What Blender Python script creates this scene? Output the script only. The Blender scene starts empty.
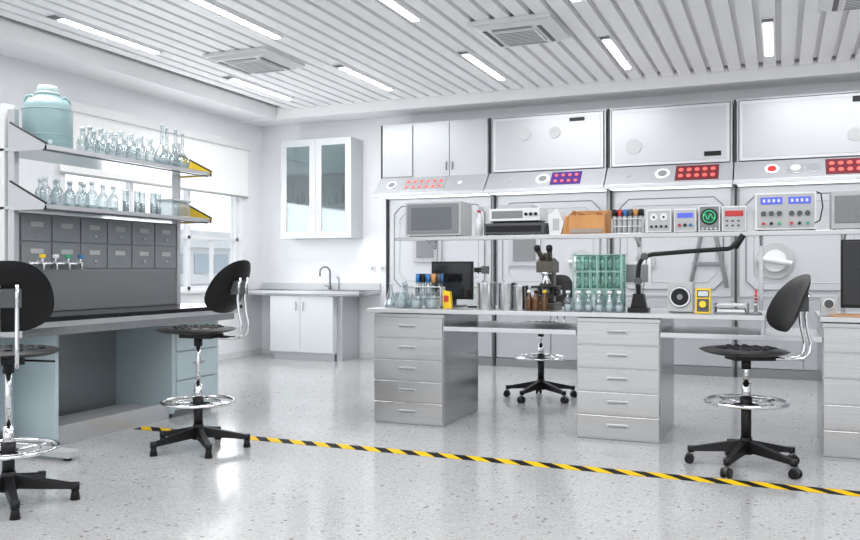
import bpy, bmesh, math, random
from mathutils import Vector, Matrix
random.seed(4)
sc = bpy.context.scene
sc.view_settings.view_transform = 'Standard'

# ------------------------------------------------------------ materials
def mat(name, col, rough=0.5, metal=0.0, emit=None, es=1.0, spec=0.5, var=0.0, vscale=3.0, coat=0.0, stretch=None):
    m = bpy.data.materials.new(name); m.use_nodes = True
    nt = m.node_tree; b = nt.nodes['Principled BSDF']
    c = (col[0], col[1], col[2], 1)
    b.inputs['Base Color'].default_value = c
    b.inputs['Roughness'].default_value = rough
    b.inputs['Metallic'].default_value = metal
    b.inputs['Specular IOR Level'].default_value = spec
    b.inputs['Coat Weight'].default_value = coat
    if emit:
        b.inputs['Emission Color'].default_value = (*emit, 1)
        b.inputs['Emission Strength'].default_value = es
    if var > 0:
        tc = nt.nodes.new('ShaderNodeTexCoord'); n = nt.nodes.new('ShaderNodeTexNoise')
        n.inputs['Scale'].default_value = vscale; n.inputs['Detail'].default_value = 3
        mp = nt.nodes.new('ShaderNodeMapping')
        if stretch: mp.inputs['Scale'].default_value = stretch
        nt.links.new(tc.outputs['Object'], mp.inputs['Vector']); nt.links.new(mp.outputs['Vector'], n.inputs['Vector'])
        r = nt.nodes.new('ShaderNodeValToRGB')
        r.color_ramp.elements[0].position = .3; r.color_ramp.elements[1].position = .7
        r.color_ramp.elements[0].color = tuple(max(0, x*(1-var)) for x in col)+(1,)
        r.color_ramp.elements[1].color = tuple(min(1, x*(1+var)) for x in col)+(1,)
        nt.links.new(n.outputs['Fac'], r.inputs['Fac']); nt.links.new(r.outputs['Color'], b.inputs['Base Color'])
        if stretch:
            bp = nt.nodes.new('ShaderNodeBump'); bp.inputs['Strength'].default_value=.03; bp.inputs['Distance'].default_value=.01
            nt.links.new(n.outputs['Fac'], bp.inputs['Height']); nt.links.new(bp.outputs['Normal'], b.inputs['Normal'])
    return m

def thin_glass(name, tint=(.93,.96,.97), refl=0.75, base=0.06):
    m = bpy.data.materials.new(name); m.use_nodes = True
    nt = m.node_tree; nt.nodes.clear()
    o = nt.nodes.new('ShaderNodeOutputMaterial'); mx = nt.nodes.new('ShaderNodeMixShader')
    t = nt.nodes.new('ShaderNodeBsdfTransparent'); g = nt.nodes.new('ShaderNodeBsdfGlossy')
    lw = nt.nodes.new('ShaderNodeLayerWeight'); lw.inputs['Blend'].default_value = .35
    mr = nt.nodes.new('ShaderNodeMapRange'); mr.inputs['To Min'].default_value = base; mr.inputs['To Max'].default_value = refl
    t.inputs['Color'].default_value = (*tint, 1); g.inputs['Roughness'].default_value = .06
    g.inputs['Color'].default_value = (.62,.66,.68,1)
    nt.links.new(lw.outputs['Facing'], mr.inputs['Value']); nt.links.new(mr.outputs['Result'], mx.inputs[0])
    nt.links.new(t.outputs[0], mx.inputs[1]); nt.links.new(g.outputs[0], mx.inputs[2]); nt.links.new(mx.outputs[0], o.inputs[0])
    return m

WALL = mat('wall_paint', (.88,.89,.91), .6, var=.015)
CEIL = mat('ceiling_paint', (.88,.89,.90), .7)
SLAT = mat('slat_white', (.96,.96,.97), .5)
SOFF = mat('soffit_white', (.95,.95,.96), .6)
STEEL = mat('brushed_steel', (.49,.495,.505), .22, .95, var=.05, vscale=2, stretch=(1,1,40))
STEELD = mat('steel_dark', (.26,.27,.28), .35, .6)
STEELL = mat('steel_light', (.58,.59,.61), .28, .65)
HOOD = mat('hood_steel', (.49,.505,.53), .42, .45, var=.03, vscale=1)
HOOD2 = mat('hood_steel_light', (.60,.615,.64), .42, .3)
CHROME = mat('chrome', (.76,.77,.79), .10, 1)
POTM = mat('polished_steel', (.48,.48,.49), .14, 1)
BLACK = mat('black_plastic', (.008,.008,.009), .4, spec=.3)
BLACKR = mat('black_polyurethane', (.006,.006,.007), .42, spec=.25, var=.3, vscale=60)
DARK = mat('dark_gap', (.04,.04,.045), .6)
DGREY = mat('dark_grey_plastic', (.07,.075,.08), .4)
GREY = mat('grey_plastic', (.22,.23,.24), .4)
LGREY = mat('light_grey_plastic', (.48,.49,.50), .4)
WHITE = mat('white_enamel', (.78,.79,.80), .3)
CABW = mat('cabinet_laminate', (.63,.655,.675), .35)
BLUEP = mat('pale_blue_panel', (.44,.54,.575), .22)
BLKTOP = mat('epoxy_black_top', (.010,.011,.013), .2, var=.2, spec=.25)
DRAWERG = mat('organiser_grey', (.27,.29,.305), .32, .4)
SHELFW = mat('shelf_frosted', (.55,.63,.64), .25)
YEL = mat('yellow', (.85,.58,.02), .45)
ORANGE = mat('tan_card', (.60,.29,.10), .6, var=.1, vscale=8)
RED = mat('red_plastic', (.55,.04,.04), .4)
BLUE = mat('blue_plastic', (.03,.18,.45), .4)
GREEN = mat('green_plastic', (.05,.4,.2), .4)
TEAL = mat('jug_teal', (.26,.38,.40), .35)
TEALC = mat('jug_cap', (.48,.58,.59), .4)
LEDR = mat('led_red', (.9,.12,.10), .4, emit=(1,.14,.12), es=.5)
LEDP = mat('led_panel_red', (.13,.02,.03), .4, emit=(.5,.02,.03), es=.06)
LEDV = mat('led_panel_violet', (.05,.02,.15), .4, emit=(.2,.03,.6), es=.10)
LCD = mat('lcd_blue', (.04,.07,.4), .2, emit=(.15,.2,1), es=.45)
SCOPE = mat('scope_dark', (.0,.05,.03), .15)
SCOPEG = mat('scope_green', (.05,.55,.25), .3, emit=(.05,1,.3), es=.35)
LAMP = mat('light_diffuser', (1,1,1), .4, emit=(1,1,1), es=8)
LAMPU = mat('hood_underlight', (1,1,1), .4, emit=(1,1,1), es=1.8)
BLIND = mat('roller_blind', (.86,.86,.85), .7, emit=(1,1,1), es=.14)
FRAME = mat('window_frame_white', (.82,.83,.84), .35)
AMBER = mat('amber_glass', (.10,.04,.01), .1)
SCREEN = mat('screen_black', (.010,.011,.013), .12)
GLASS = thin_glass('clear_glass', (.86,.90,.91), .85, .14)
PANE = thin_glass('window_glass', (.97,.98,.99), .3, .03)
CABG = thin_glass('cabinet_glass', (.60,.68,.69), .4, .22)
GGLASS = thin_glass('green_tint_glass', (.64,.83,.76), .7, .14)
BGLASS = mat('frosted_glassware', (.58,.65,.67), .12)

def terrazzo():
    m = bpy.data.materials.new('terrazzo_floor'); m.use_nodes = True
    nt = m.node_tree; b = nt.nodes['Principled BSDF']; N = nt.nodes.new; L = nt.links.new
    tc = N('ShaderNodeTexCoord')
    base = N('ShaderNodeTexNoise'); base.inputs['Scale'].default_value = 1.2; base.inputs['Detail'].default_value = 5
    L(tc.outputs['Object'], base.inputs['Vector'])
    br = N('ShaderNodeValToRGB'); br.color_ramp.elements[0].position=.3; br.color_ramp.elements[1].position=.7
    br.color_ramp.elements[0].color=(.42,.425,.43,1); br.color_ramp.elements[1].color=(.47,.475,.48,1)
    L(base.outputs['Fac'], br.inputs['Fac'])
    prev = br.outputs['Color']
    for scale, thr, size, col, st in ((44,.72,.34,(.25,.24,.23),.6), (95,.55,.38,(.28,.28,.28),.55), (70,.6,.38,(.60,.60,.59),.6), (28,.90,.30,(.16,.13,.11),.7)):
        mp = N('ShaderNodeMapping'); mp.inputs['Location'].default_value=(scale*1.3, scale*.7, 0)
        L(tc.outputs['Object'], mp.inputs['Vector'])
        v = N('ShaderNodeTexVoronoi'); v.inputs['Scale'].default_value = scale; L(mp.outputs['Vector'], v.inputs['Vector'])
        lt = N('ShaderNodeMath'); lt.operation='LESS_THAN'; lt.inputs[1].default_value = size; L(v.outputs['Distance'], lt.inputs[0])
        sp = N('ShaderNodeSeparateColor'); L(v.outputs['Color'], sp.inputs[0])
        gt = N('ShaderNodeMath'); gt.operation='GREATER_THAN'; gt.inputs[1].default_value = thr; L(sp.outputs[0], gt.inputs[0])
        mu = N('ShaderNodeMath'); mu.operation='MULTIPLY'; L(lt.outputs[0], mu.inputs[0]); L(gt.outputs[0], mu.inputs[1])
        mu2 = N('ShaderNodeMath'); mu2.operation='MULTIPLY'; mu2.inputs[1].default_value=st; L(mu.outputs[0], mu2.inputs[0])
        mx = N('ShaderNodeMix'); mx.data_type='RGBA'
        L(mu2.outputs[0], mx.inputs[0]); L(prev, mx.inputs[6]); mx.inputs[7].default_value=(*col,1)
        prev = mx.outputs[2]
    L(prev, b.inputs['Base Color'])
    b.inputs['Roughness'].default_value=.14
    b.inputs['Specular IOR Level'].default_value=.6
    return m
FLOOR = terrazzo()

def tape_mat():
    m = bpy.data.materials.new('hazard_tape_stripes'); m.use_nodes = True
    nt = m.node_tree; b = nt.nodes['Principled BSDF']; N = nt.nodes.new; L = nt.links.new
    tc = N('ShaderNodeTexCoord'); s = N('ShaderNodeSeparateXYZ'); L(tc.outputs['Object'], s.inputs[0])
    ad = N('ShaderNodeMath'); ad.operation='ADD'; L(s.outputs[0], ad.inputs[0]); L(s.outputs[1], ad.inputs[1])
    mu = N('ShaderNodeMath'); mu.operation='MULTIPLY'; mu.inputs[1].default_value = 1/.19; L(ad.outputs[0], mu.inputs[0])
    fr = N('ShaderNodeMath'); fr.operation='FRACT'; L(mu.outputs[0], fr.inputs[0])
    gt = N('ShaderNodeMath'); gt.operation='GREATER_THAN'; gt.inputs[1].default_value=.52; L(fr.outputs[0], gt.inputs[0])
    mx = N('ShaderNodeMix'); mx.data_type='RGBA'; L(gt.outputs[0], mx.inputs[0])
    mx.inputs[6].default_value=(.85,.54,.01,1); mx.inputs[7].default_value=(.008,.008,.008,1)
    L(mx.outputs[2], b.inputs['Base Color']); b.inputs['Roughness'].default_value=.6
    b.inputs['Specular IOR Level'].default_value=.12
    return m
TAPE = tape_mat()

# ------------------------------------------------------------ builder
class B:
    def __init__(s, name):
        s.name=name; s.bm=bmesh.new(); s.mats=[]
    def mi(s, m):
        if m not in s.mats: s.mats.append(m)
        return s.mats.index(m)
    def _fin(s, faces, m, smooth):
        i=s.mi(m)
        for f in faces: f.material_index=i; f.smooth=smooth
    def box(s, x0,x1,y0,y1,z0,z1, m, M=None):
        vs=[s.bm.verts.new((x,y,z)) for x in (x0,x1) for y in (y0,y1) for z in (z0,z1)]
        if M is not None:
            for v in vs: v.co = M @ v.co
        q=[(0,1,3,2),(4,6,7,5),(0,4,5,1),(2,3,7,6),(0,2,6,4),(1,5,7,3)]
        s._fin([s.bm.faces.new([vs[i] for i in f]) for f in q], m, False)
    def prism(s, pts, axis, lo, hi, m):
        def mk(a,b,c):
            return (c,a,b) if axis=='x' else ((a,c,b) if axis=='y' else (a,b,c))
        A=[s.bm.verts.new(mk(a,b,lo)) for a,b in pts]; C=[s.bm.verts.new(mk(a,b,hi)) for a,b in pts]
        n=len(pts); fs=[s.bm.faces.new(A), s.bm.faces.new(C[::-1])]
        for i in range(n): fs.append(s.bm.faces.new((A[i],C[i],C[(i+1)%n],A[(i+1)%n])))
        s._fin(fs,m,False)
    def rod(s, p0,p1,r,m,r2=None,seg=16,smooth=True):
        p0=Vector(p0);p1=Vector(p1); r2=r if r2 is None else r2
        d=(p1-p0).normalized(); a=d.orthogonal().normalized(); b=d.cross(a)
        A=[];C=[]
        for i in range(seg):
            t=2*math.pi*i/seg; o=a*math.cos(t)+b*math.sin(t)
            A.append(s.bm.verts.new(p0+o*r)); C.append(s.bm.verts.new(p1+o*r2))
        fs=[s.bm.faces.new((A[i],A[(i+1)%seg],C[(i+1)%seg],C[i])) for i in range(seg)]
        s._fin(fs,m,smooth)
        s._fin([s.bm.faces.new(A[::-1]), s.bm.faces.new(C)],m,False)
    def lathe(s, prof, c, m, seg=20, cap=True):
        rings=[]
        for r,z in prof:
            if r<1e-5: rings.append([s.bm.verts.new((c[0],c[1],c[2]+z))])
            else: rings.append([s.bm.verts.new((c[0]+r*math.cos(2*math.pi*i/seg),c[1]+r*math.sin(2*math.pi*i/seg),c[2]+z)) for i in range(seg)])
        fs=[]
        for a,b in zip(rings,rings[1:]):
            if len(a)==1 and len(b)==1: continue
            for i in range(seg):
                j=(i+1)%seg
                if len(a)==1: fs.append(s.bm.faces.new((a[0],b[j],b[i])))
                elif len(b)==1: fs.append(s.bm.faces.new((a[i],a[j],b[0])))
                else: fs.append(s.bm.faces.new((a[i],a[j],b[j],b[i])))
        s._fin(fs,m,True)
        if cap:
            if len(rings[0])>1: s._fin([s.bm.faces.new(rings[0][::-1])],m,False)
            if len(rings[-1])>1: s._fin([s.bm.faces.new(rings[-1])],m,False)
    def tube(s, pts, r, m, seg=10, closed=False):
        P=[Vector(p) for p in pts]; n=len(P); rings=[]; up=None
        for i in range(n):
            if closed: t=(P[(i+1)%n]-P[i-1]).normalized()
            else: t=(P[min(i+1,n-1)]-P[max(i-1,0)]).normalized()
            if up is None: up=t.orthogonal().normalized()
            up=(up-t*up.dot(t)).normalized(); b=t.cross(up)
            rings.append([s.bm.verts.new(P[i]+(up*math.cos(2*math.pi*k/seg)+b*math.sin(2*math.pi*k/seg))*r) for k in range(seg)])
        fs=[]
        for i in range(n if closed else n-1):
            a=rings[i]; c=rings[(i+1)%n]
            for k in range(seg): fs.append(s.bm.faces.new((a[k],a[(k+1)%seg],c[(k+1)%seg],c[k])))
        s._fin(fs,m,True)
        if not closed: s._fin([s.bm.faces.new(rings[0][::-1]), s.bm.faces.new(rings[-1])],m,False)
    def torus(s, c, R, r, m, seg=40, axis='z'):
        pts=[]
        for i in range(seg):
            t=2*math.pi*i/seg; a,b=R*math.cos(t),R*math.sin(t)
            pts.append((c[0]+a,c[1]+b,c[2]) if axis=='z' else ((c[0]+a,c[1],c[2]+b) if axis=='y' else (c[0],c[1]+a,c[2]+b)))
        s.tube(pts,r,m,8,True)
    def grid(s, fn, nu, nv, m):
        V=[[s.bm.verts.new(fn(i/nu,j/nv)) for j in range(nv+1)] for i in range(nu+1)]
        s._fin([s.bm.faces.new((V[i][j],V[i+1][j],V[i+1][j+1],V[i][j+1])) for i in range(nu) for j in range(nv)],m,True)
    def done(s, bevel=0.0, loc=None, rot=0.0, recenter=True):
        bmesh.ops.recalc_face_normals(s.bm, faces=s.bm.faces[:])
        me=bpy.data.meshes.new(s.name)
        off=Vector((0,0,0))
        if loc is None and recenter:
            xs=[v.co for v in s.bm.verts]
            lo=Vector([min(c[k] for c in xs) for k in range(3)]); hi=Vector([max(c[k] for c in xs) for k in range(3)])
            off=Vector(((lo.x+hi.x)/2,(lo.y+hi.y)/2,lo.z))
            for v in s.bm.verts: v.co-=off
        s.bm.to_mesh(me); s.bm.free()
        for m in s.mats: me.materials.append(m)
        o=bpy.data.objects.new(s.name,me); sc.collection.objects.link(o)
        o.location = off if loc is None else loc
        o.rotation_euler=(0,0,rot)
        if bevel>0:
            b=o.modifiers.new('bevel','BEVEL'); b.width=bevel; b.segments=2; b.limit_method='ANGLE'; b.angle_limit=math.radians(50)
        return o

def inst(o, loc, rot=0, scale=1):
    n=bpy.data.objects.new(o.name.split('.')[0], o.data); sc.collection.objects.link(n)
    n.location=loc; n.rotation_euler=(0,0,rot); n.scale=(scale,)*3
    for md in o.modifiers:
        if md.type=='BEVEL':
            b=n.modifiers.new('bevel','BEVEL'); b.width=md.width; b.segments=2; b.limit_method='ANGLE'; b.angle_limit=md.angle_limit
    return n

# ------------------------------------------------------------ room shell
XL=-6.88; YB=10.2; XR=4.0; YF=-2.5; ZS=3.26; ZC=3.5
b=B('floor'); b.box(XL-.2,XR+.2,YF,YB+.2,-.1,0,FLOOR); b.done(recenter=False)
b=B('ceiling'); b.box(XL,XR,YF,YB,ZC,ZC+.1,CEIL)
b.box(XL,XR,YB-.5,YB,ZS,ZC,SOFF); b.box(XL,XL+.55,YF,YB-.5,ZS,ZC,SOFF)
b.box(XL,XR,YB-.53,YB-.5,ZS-.02,ZC-.1,SOFF); b.box(XL+.55,XL+.58,YF,YB-.53,ZS-.02,ZC-.1,SOFF)
b.done(recenter=False)
b=B('wall_back'); b.box(XL-.2,XR+.2,YB,YB+.2,0,ZC+.1,WALL); b.done(recenter=False)
b=B('wall_right'); b.box(XR,XR+.2,YF,YB,0,ZC+.1,WALL); b.done(recenter=False)
wy0,wy1,wz0,wz1=6.6,9.72,.94,2.9
b=B('wall_left')
b.box(XL-.2,XL,YF,wy0,0,ZC+.1,WALL); b.box(XL-.2,XL,wy1,YB,0,ZC+.1,WALL)
b.box(XL-.2,XL,wy0,wy1,0,wz0,WALL); b.box(XL-.2,XL,wy0,wy1,wz1,ZC+.1,WALL)
b.done(recenter=False)
b=B('baseboard_back'); b.box(XL,-4.83,YB-.012,YB,0,.08,WHITE); b.done()
b=B('baseboard_left'); b.box(XL,XL+.012,YF,YB-.02,0,.08,WHITE); b.done()
b=B('ceiling_slats')
x=-.1-.175*34
while x<XR-.05:
    if x>XL+.66: b.box(x-.063,x+.063,YF,YB-.54,3.365,3.42,SLAT)
    x+=.175
b.box(XL+.6,XR,YF,YB-.54,3.425,3.43,SLAT)
b.done()
LX=[-5.7,-4.3,-2.9,-1.5,-.1,1.3,2.7]
def strip(x,y):
    b=B('linear_ceiling_light')
    b.box(x-.05,x+.05,y-.12,y+1.22,3.352,3.3648,WHITE)
    b.box(x-.045,x+.045,y-.115,y-.02,3.348,3.353,DGREY)
    b.box(x-.032,x+.032,y,y+1.2,3.343,3.353,LAMP)
    b.done()
for x in LX:
    for y in (7.86,5.42,2.9,.4): strip(x,y)
def ac(x,y):
    b=B('ceiling_air_conditioner')
    h=.37
    b.box(x-h,x+h,y-h,y+h,3.33,3.364,WHITE)
    b.prism([(x-h+.02,3.33),(x-h+.1,3.295),(x+h-.1,3.295),(x+h-.02,3.33)],'y',y-h+.05,y+h-.05,WHITE)
    b.box(x-.2,x+.2,y-.2,y+.2,3.28,3.296,WHITE)
    for k in range(9): b.box(x-.18,x+.18,y-.18+k*.043,y-.168+k*.043,3.276,3.282,GREY)
    for sx in (-1,1): b.box(x+sx*.245-.02,x+sx*.245+.02,y-.26,y+.26,3.289,3.297,DGREY)
    for sy in (-1,1): b.box(x-.18,x+.18,y+sy*.255-.02,y+sy*.255+.02,3.289,3.297,GREY)
    b.done(.004)
ac(-4.97,7.24); ac(-2.15,7.24); ac(.65,7.24)

b=B('window_1')
t=.05
xw0,xw1=XL-.14,XL-.07
b.box(xw0,xw1,wy0,wy1,wz0,wz0+t,FRAME); b.box(xw0,xw1,wy0,wy1,wz1-t,wz1,FRAME)
nb=3
for k in range(nb+1):
    yy=wy0+(wy1-wy0-t)*k/nb; b.box(xw0,xw1,yy,yy+t,wz0,wz1,FRAME)
b.box(xw0,xw1,wy0,wy1,1.60,1.64,FRAME)
for k in range(nb):
    yy=wy0+(wy1-wy0-t)*(k+.5)/nb; b.box(xw0+.01,xw1-.01,yy,yy+.03,wz0,1.6,FRAME)
b.box(XL-.108,XL-.104,wy0,wy1,wz0,wz1,PANE)
b.done()
b=B('trim_1'); b.box(XL-.07,XL+.06,wy0-.05,wy1+.05,wz0-.03,wz0-.001,FRAME); b.done()
b=B('roller_blind')
b.box(XL+.002,XL+.09,wy0-.15,wy1+.12,2.86,2.96,FRAME)
b.box(XL+.03,XL+.036,wy0-.1,wy1+.08,2.22,2.87,BLIND)
b.rod((XL+.033,wy0-.1,2.21),(XL+.033,wy1+.08,2.21),.014,LGREY)
b.done()
b=B('office_building')
BW=mat('building_wall',(.60,.62,.64),.8); BG=mat('building_glass',(.30,.36,.42),.3)
b.box(-40,-30,4,60,-12,3.4,BW)
for k in range(7):
    z=-11+k*2.0
    for j in range(30): b.box(-30,-29.94,4.6+j*1.75,5.9+j*1.75,z,z+1.1,BG)
    b.box(-30,-29.6,4,60,z+1.45,z+1.6,BW)
b.done()

b=B('hazard_floor_tape'); b.box(-4.5,3.9,4.97,5.085,.0005,.002,TAPE); b.done()

# ------------------------------------------------------------ back wall cabinets
def glass_cabinet():
    b=B('glass_door_wall_cabinet')
    x0,x1,y0,y1,z0,z1=-6.34,-5.25,9.85,10.195,1.63,2.97
    t=.025
    b.box(x0,x0+t,y0+.02,y1,z0,z1,CABW); b.box(x1-t,x1,y0+.02,y1,z0,z1,CABW)
    b.box(x0+t,x1-t,y0+.02,y1,z0,z0+t,CABW); b.box(x0+t,x1-t,y0+.02,y1,z1-t,z1,CABW)
    b.box(x0+t,x1-t,y1-.015,y1,z0+t,z1-t,CABW)
    for z in (2.06,2.5): b.box(x0+t,x1-t,y0+.05,y1-.015,z,z+.02,CABW)
    mid=(x0+x1)/2
    for a,c in ((x0,mid-.003),(mid+.003,x1)):
        f=.09
        b.box(a,a+f,y0,y0+.02,z0,z1,CABW); b.box(c-f,c,y0,y0+.02,z0,z1,CABW)
        b.box(a+f,c-f,y0,y0+.02,z0,z0+f,CABW); b.box(a+f,c-f,y0,y0+.02,z1-f,z1,CABW)
        b.box(a+f,c-f,y0+.008,y0+.012,z0+f,z1-f,CABG)
    for sx in (-1,1): b.rod((mid+sx*.05,y0-.03,1.95),(mid+sx*.05,y0-.03,2.13),.006,CHROME); 
    for sx in (-1,1):
        for z in (1.96,2.12): b.rod((mid+sx*.05,y0-.03,z),(mid+sx*.05,y0,z),.005,CHROME,seg=8)
    for i in range(10):
        xx=x0+.14+i*.09; h=random.uniform(.12,.3)
        for z in (z0+t,2.08):
            b.lathe([(.03,0),(.03,h*.6),(.012,h*.75),(.012,h)],(xx,y1-.14,z),random.choice([GREY,BLUEP,LGREY,DGREY]),12)
    b.box(x0+.03,x1-.03,y0+.05,y1-.03,z1-.032,z1-.026,LAMPU)
    b.done(.002)
glass_cabinet()
def sink_cab():
    b=B('sink_base_cabinet')
    x0,x1,y0,y1=-6.35,-5.38,9.6,10.18
    b.box(x0,x1,y0+.02,y1,.1,.86,CABW); b.box(x0+.02,x1-.02,y0+.07,y1,0,.1,STEELL)
    mid=x0+.47
    b.box(x0+.005,mid-.003,y0,y0+.02,.11,.85,CABW); b.box(mid+.003,x1-.005,y0,y0+.02,.11,.85,CABW)
    for xx in (mid-.06,mid+.05): b.box(xx-.005,xx+.005,y0-.022,y0,.66,.78,CHROME)
    b.box(-6.86,-4.98,9.56,10.19,.885,.925,STEELL); b.box(-6.86,-4.98,9.562,10.19,.925,.928,DGREY)
    b.box(-6.84,-5.0,9.60,10.19,.86,.885,STEEL)
    b.box(-5.38,-5.30,9.7,10.15,0,.86,STEELL)
    b.box(-6.05,-5.45,9.68,10.08,.928,.932,CHROME); b.box(-6.02,-5.48,9.71,10.05,.932,.9335,STEELD)
    b.box(-6.86,-4.98,10.17,10.19,.928,1.02,CABW)
    b.done(.002)
sink_cab()
def faucet():
    b=B('gooseneck_faucet')
    x,y,z=-5.72,10.12,.9325
    b.rod((x,y,z),(x,y,z+.05),.022,STEELD) 
    pts=[(x,y,z+.05),(x,y,z+.24)]+[(x-.05+.05*math.cos(a),y-.05+.05*math.cos(a),z+.24+.07*math.sin(a)) for a in [i*math.pi/8 for i in range(1,9)]]+[(x-.10,y-.10,z+.18)]
    b.tube(pts,.012,STEELD)
    b.rod((x-.01,y,z+.03),(x-.09,y,z+.06),.008,STEELD)
    b.rod((x+.14,y,z),(x+.14,y,z+.16),.009,STEELD); b.rod((x+.14,y,z+.16),(x+.14,y-.06,z+.17),.009,STEELD)
    b.done()
faucet()
for xx in (-5.1,-4.95):
    b=B('wall_outlet'); b.box(xx-.04,xx+.04,10.19,10.1995,1.18,1.26,WHITE); b.box(xx-.02,xx+.02,10.186,10.19,1.2,1.24,LGREY); b.done(.002)

def octo(a0,a1,b0,b1,c):
    return [(a0+c,b0),(a1-c,b0),(a1,b0+c),(a1,b1-c),(a1-c,b1),(a0+c,b1),(a0,b1-c),(a0,b0+c)]
def outline(b,pts,y,r,m):
    for i in range(len(pts)):
        p=pts[i];q=pts[(i+1)%len(pts)]
        b.rod((p[0],y,p[1]),(q[0],y,q[1]),r,m,seg=6,smooth=False)
def disc(b,x,y,z,r,m,t=.012,seg=28):
    b.rod((x,y,z),(x,y-t,z),r,m,seg=seg)
def bay(name,x0,x1,kind):
    b=B(name); YU=9.80
    b.box(x0,x1,10.03,10.19,.0,3.08,HOOD2)
    b.box(x0,x0+.022,9.98,10.03,.0,2.2,DARK); 
    b.box(x0+.03,x1-.01,9.99,10.03,0,.10,STEELD)
    w=(x1-x0-.06)/2
    for k in range(2):
        a=x0+.035+k*(w+.006)
        b.box(a,a+w-.006,10.0,10.03,.11,.86,HOOD)
        b.box(a+w*.5-.08,a+w*.5+.08,9.985,10.0,.74,.76,STEELD)
    b.box(x0+.05,x1-.04,10.0,10.03,.90,2.12,HOOD2)
    o=octo(x0+.12,x1-.12,.98,2.03,.10)
    b.prism(o,'y',9.985,10.0,HOOD2); outline(b,o,9.983,.007,STEELD)
    o2=octo(x0+.2,x1-.2,1.06,1.95,.09); outline(b,o2,9.983,.005,HOOD)
    b.box(x0+.03,x1-.015,YU+.02,10.03,2.36,3.08,HOOD)
    b.box(x0,x0+.022,YU+.03,10.03,2.2,3.08,DARK)
    if kind=='cab':
        xm=x0+.47; b.box(x0+.04,xm-.01,YU,YU+.02,2.40,3.05,HOOD)
        xm2=(xm+x1-.02)/2
        b.box(xm+.01,xm2-.004,YU,YU+.02,2.38,3.06,HOOD); b.box(xm2+.004,x1-.02,YU,YU+.02,2.38,3.06,HOOD)
        for s_ in (-1,1): b.box(xm2+s_*.04-.006,xm2+s_*.04+.006,YU-.02,YU,2.46,2.56,STEELD)
    else:
        b.box(x0+.05,x1-.035,YU,YU+.02,2.39,3.06,DARK)
        b.box(x0+.058,x1-.043,YU-.004,YU+.01,2.398,3.052,HOOD2)
        b.box(x0+.09,x1-.075,YU-.008,YU,2.43,3.02,HOOD)
    b.prism([(YU,2.385),(10.0,2.385),(10.0,2.14),(9.62,2.14),(9.60,2.17)],'x',x0+.01,x1-.005,STEELD if kind=='x' else HOOD)
    b.box(x0+.04,x1-.03,9.66,9.95,2.132,2.141,LAMPU)
    b.box(x0+.005,x1-.003,9.592,9.62,2.125,2.17,HOOD2)
    return b
def on_slope(t):
    return 9.60+(.20)*t, 2.17+.215*t
def sdisc(b,x,t,r,m,h=.012):
    y,z=on_slope(t); n=Vector((0,-.215,.2)).normalized()
    p=Vector((x,y,z)); b.rod(p-n*.002,p+n*h,r,m,seg=20)
def spanel(b,x0,x1,t0,t1,m,h=.006):
    y0,z0=on_slope(t0); y1,z1=on_slope(t1); n=Vector((0,-.215,.2)).normalized()*h
    b.prism([(y0,z0),(y1,z1),(y1+n.y,z1+n.z),(y0+n.y,z0+n.z)],'x',x0,x1,m)
def leds(b,x0,nx,dx,m,r=.02):
    for i in range(nx):
        for t in (.33,.67): sdisc(b,x0+i*dx,t,r,m,.014)
X=[-4.8,-3.31,-1.86,-.47,.93,2.35]
b=bay('wall_storage_unit',X[0],X[1],'cab')
sdisc(b,-4.58,.5,.07,WHITE); sdisc(b,-4.58,.5,.045,GREY,.016)
spanel(b,-4.42,-3.84,.12,.90,STEELL,.004)
leds(b,-4.36,6,.09,LEDR,.02); sdisc(b,-3.65,.5,.03,WHITE)
b.rod((-4.2,9.98,1.5),(-4.2,9.95,1.5),.28,STEELL,seg=4,smooth=False); b.rod((-4.2,9.951,1.5),(-4.2,9.93,1.5),.2,GREY,seg=4,smooth=False)
b.done(.003)
b=bay('fume_hood',X[1],X[2],'h')
sdisc(b,-2.60,.5,.085,WHITE); sdisc(b,-2.60,.5,.05,GREY,.016); sdisc(b,-3.0,.5,.03,STEELL)
spanel(b,-2.5,-2.14,.14,.88,LEDV); leds(b,-2.44,4,.08,LEDR)
disc(b,-2.85,9.795,2.84,.075,LGREY); disc(b,-2.48,9.795,2.84,.07,LGREY); b.box(-2.3,-2.12,9.78,9.80,2.96,3.0,BLACK)
b.rod((-2.9,9.98,1.45),(-2.9,9.95,1.45),.28,STEELL,seg=4,smooth=False); b.rod((-2.9,9.951,1.45),(-2.9,9.93,1.45),.2,GREY,seg=4,smooth=False)
disc(b,-2.2,9.985,1.3,.15,LGREY,.03); disc(b,-2.2,9.955,1.3,.09,WHITE,.03); b.rod((-2.35,9.92,1.3),(-2.05,9.92,1.3),.02,WHITE)
b.done(.003)
b=bay('fume_hood',X[2],X[3],'h')
sdisc(b,-1.22,.5,.085,WHITE); sdisc(b,-1.22,.5,.05,GREY,.016); sdisc(b,-1.6,.5,.03,STEELL)
spanel(b,-1.08,-.62,.10,.92,LEDP); leds(b,-1.02,5,.085,LEDR,.026)
disc(b,-1.55,9.795,2.62,.09,LGREY); b.box(-.78,-.6,9.78,9.80,2.47,2.52,BLACK)
disc(b,-1.45,9.985,1.3,.12,LGREY,.03); disc(b,-1.45,9.955,1.3,.07,WHITE,.03)
for a,c in ((-.95,-.80),(-.55,-.70)): b.rod((a,9.965,1.0),(c,9.965,1.75),.022,GREY,seg=8)
b.box(-.92,-.58,9.95,9.98,1.25,1.29,GREY)
b.done(.003)
b=bay('fume_hood',X[3],X[4],'h')
sdisc(b,-.08,.5,.075,WHITE); sdisc(b,-.08,.5,.045,RED,.016); sdisc(b,.15,.5,.085,STEELL); sdisc(b,.15,.5,.05,WHITE,.016); sdisc(b,.33,.5,.075,STEELL)
spanel(b,.44,.80,.10,.92,LEDP); leds(b,.50,4,.085,LEDR,.026)
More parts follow.
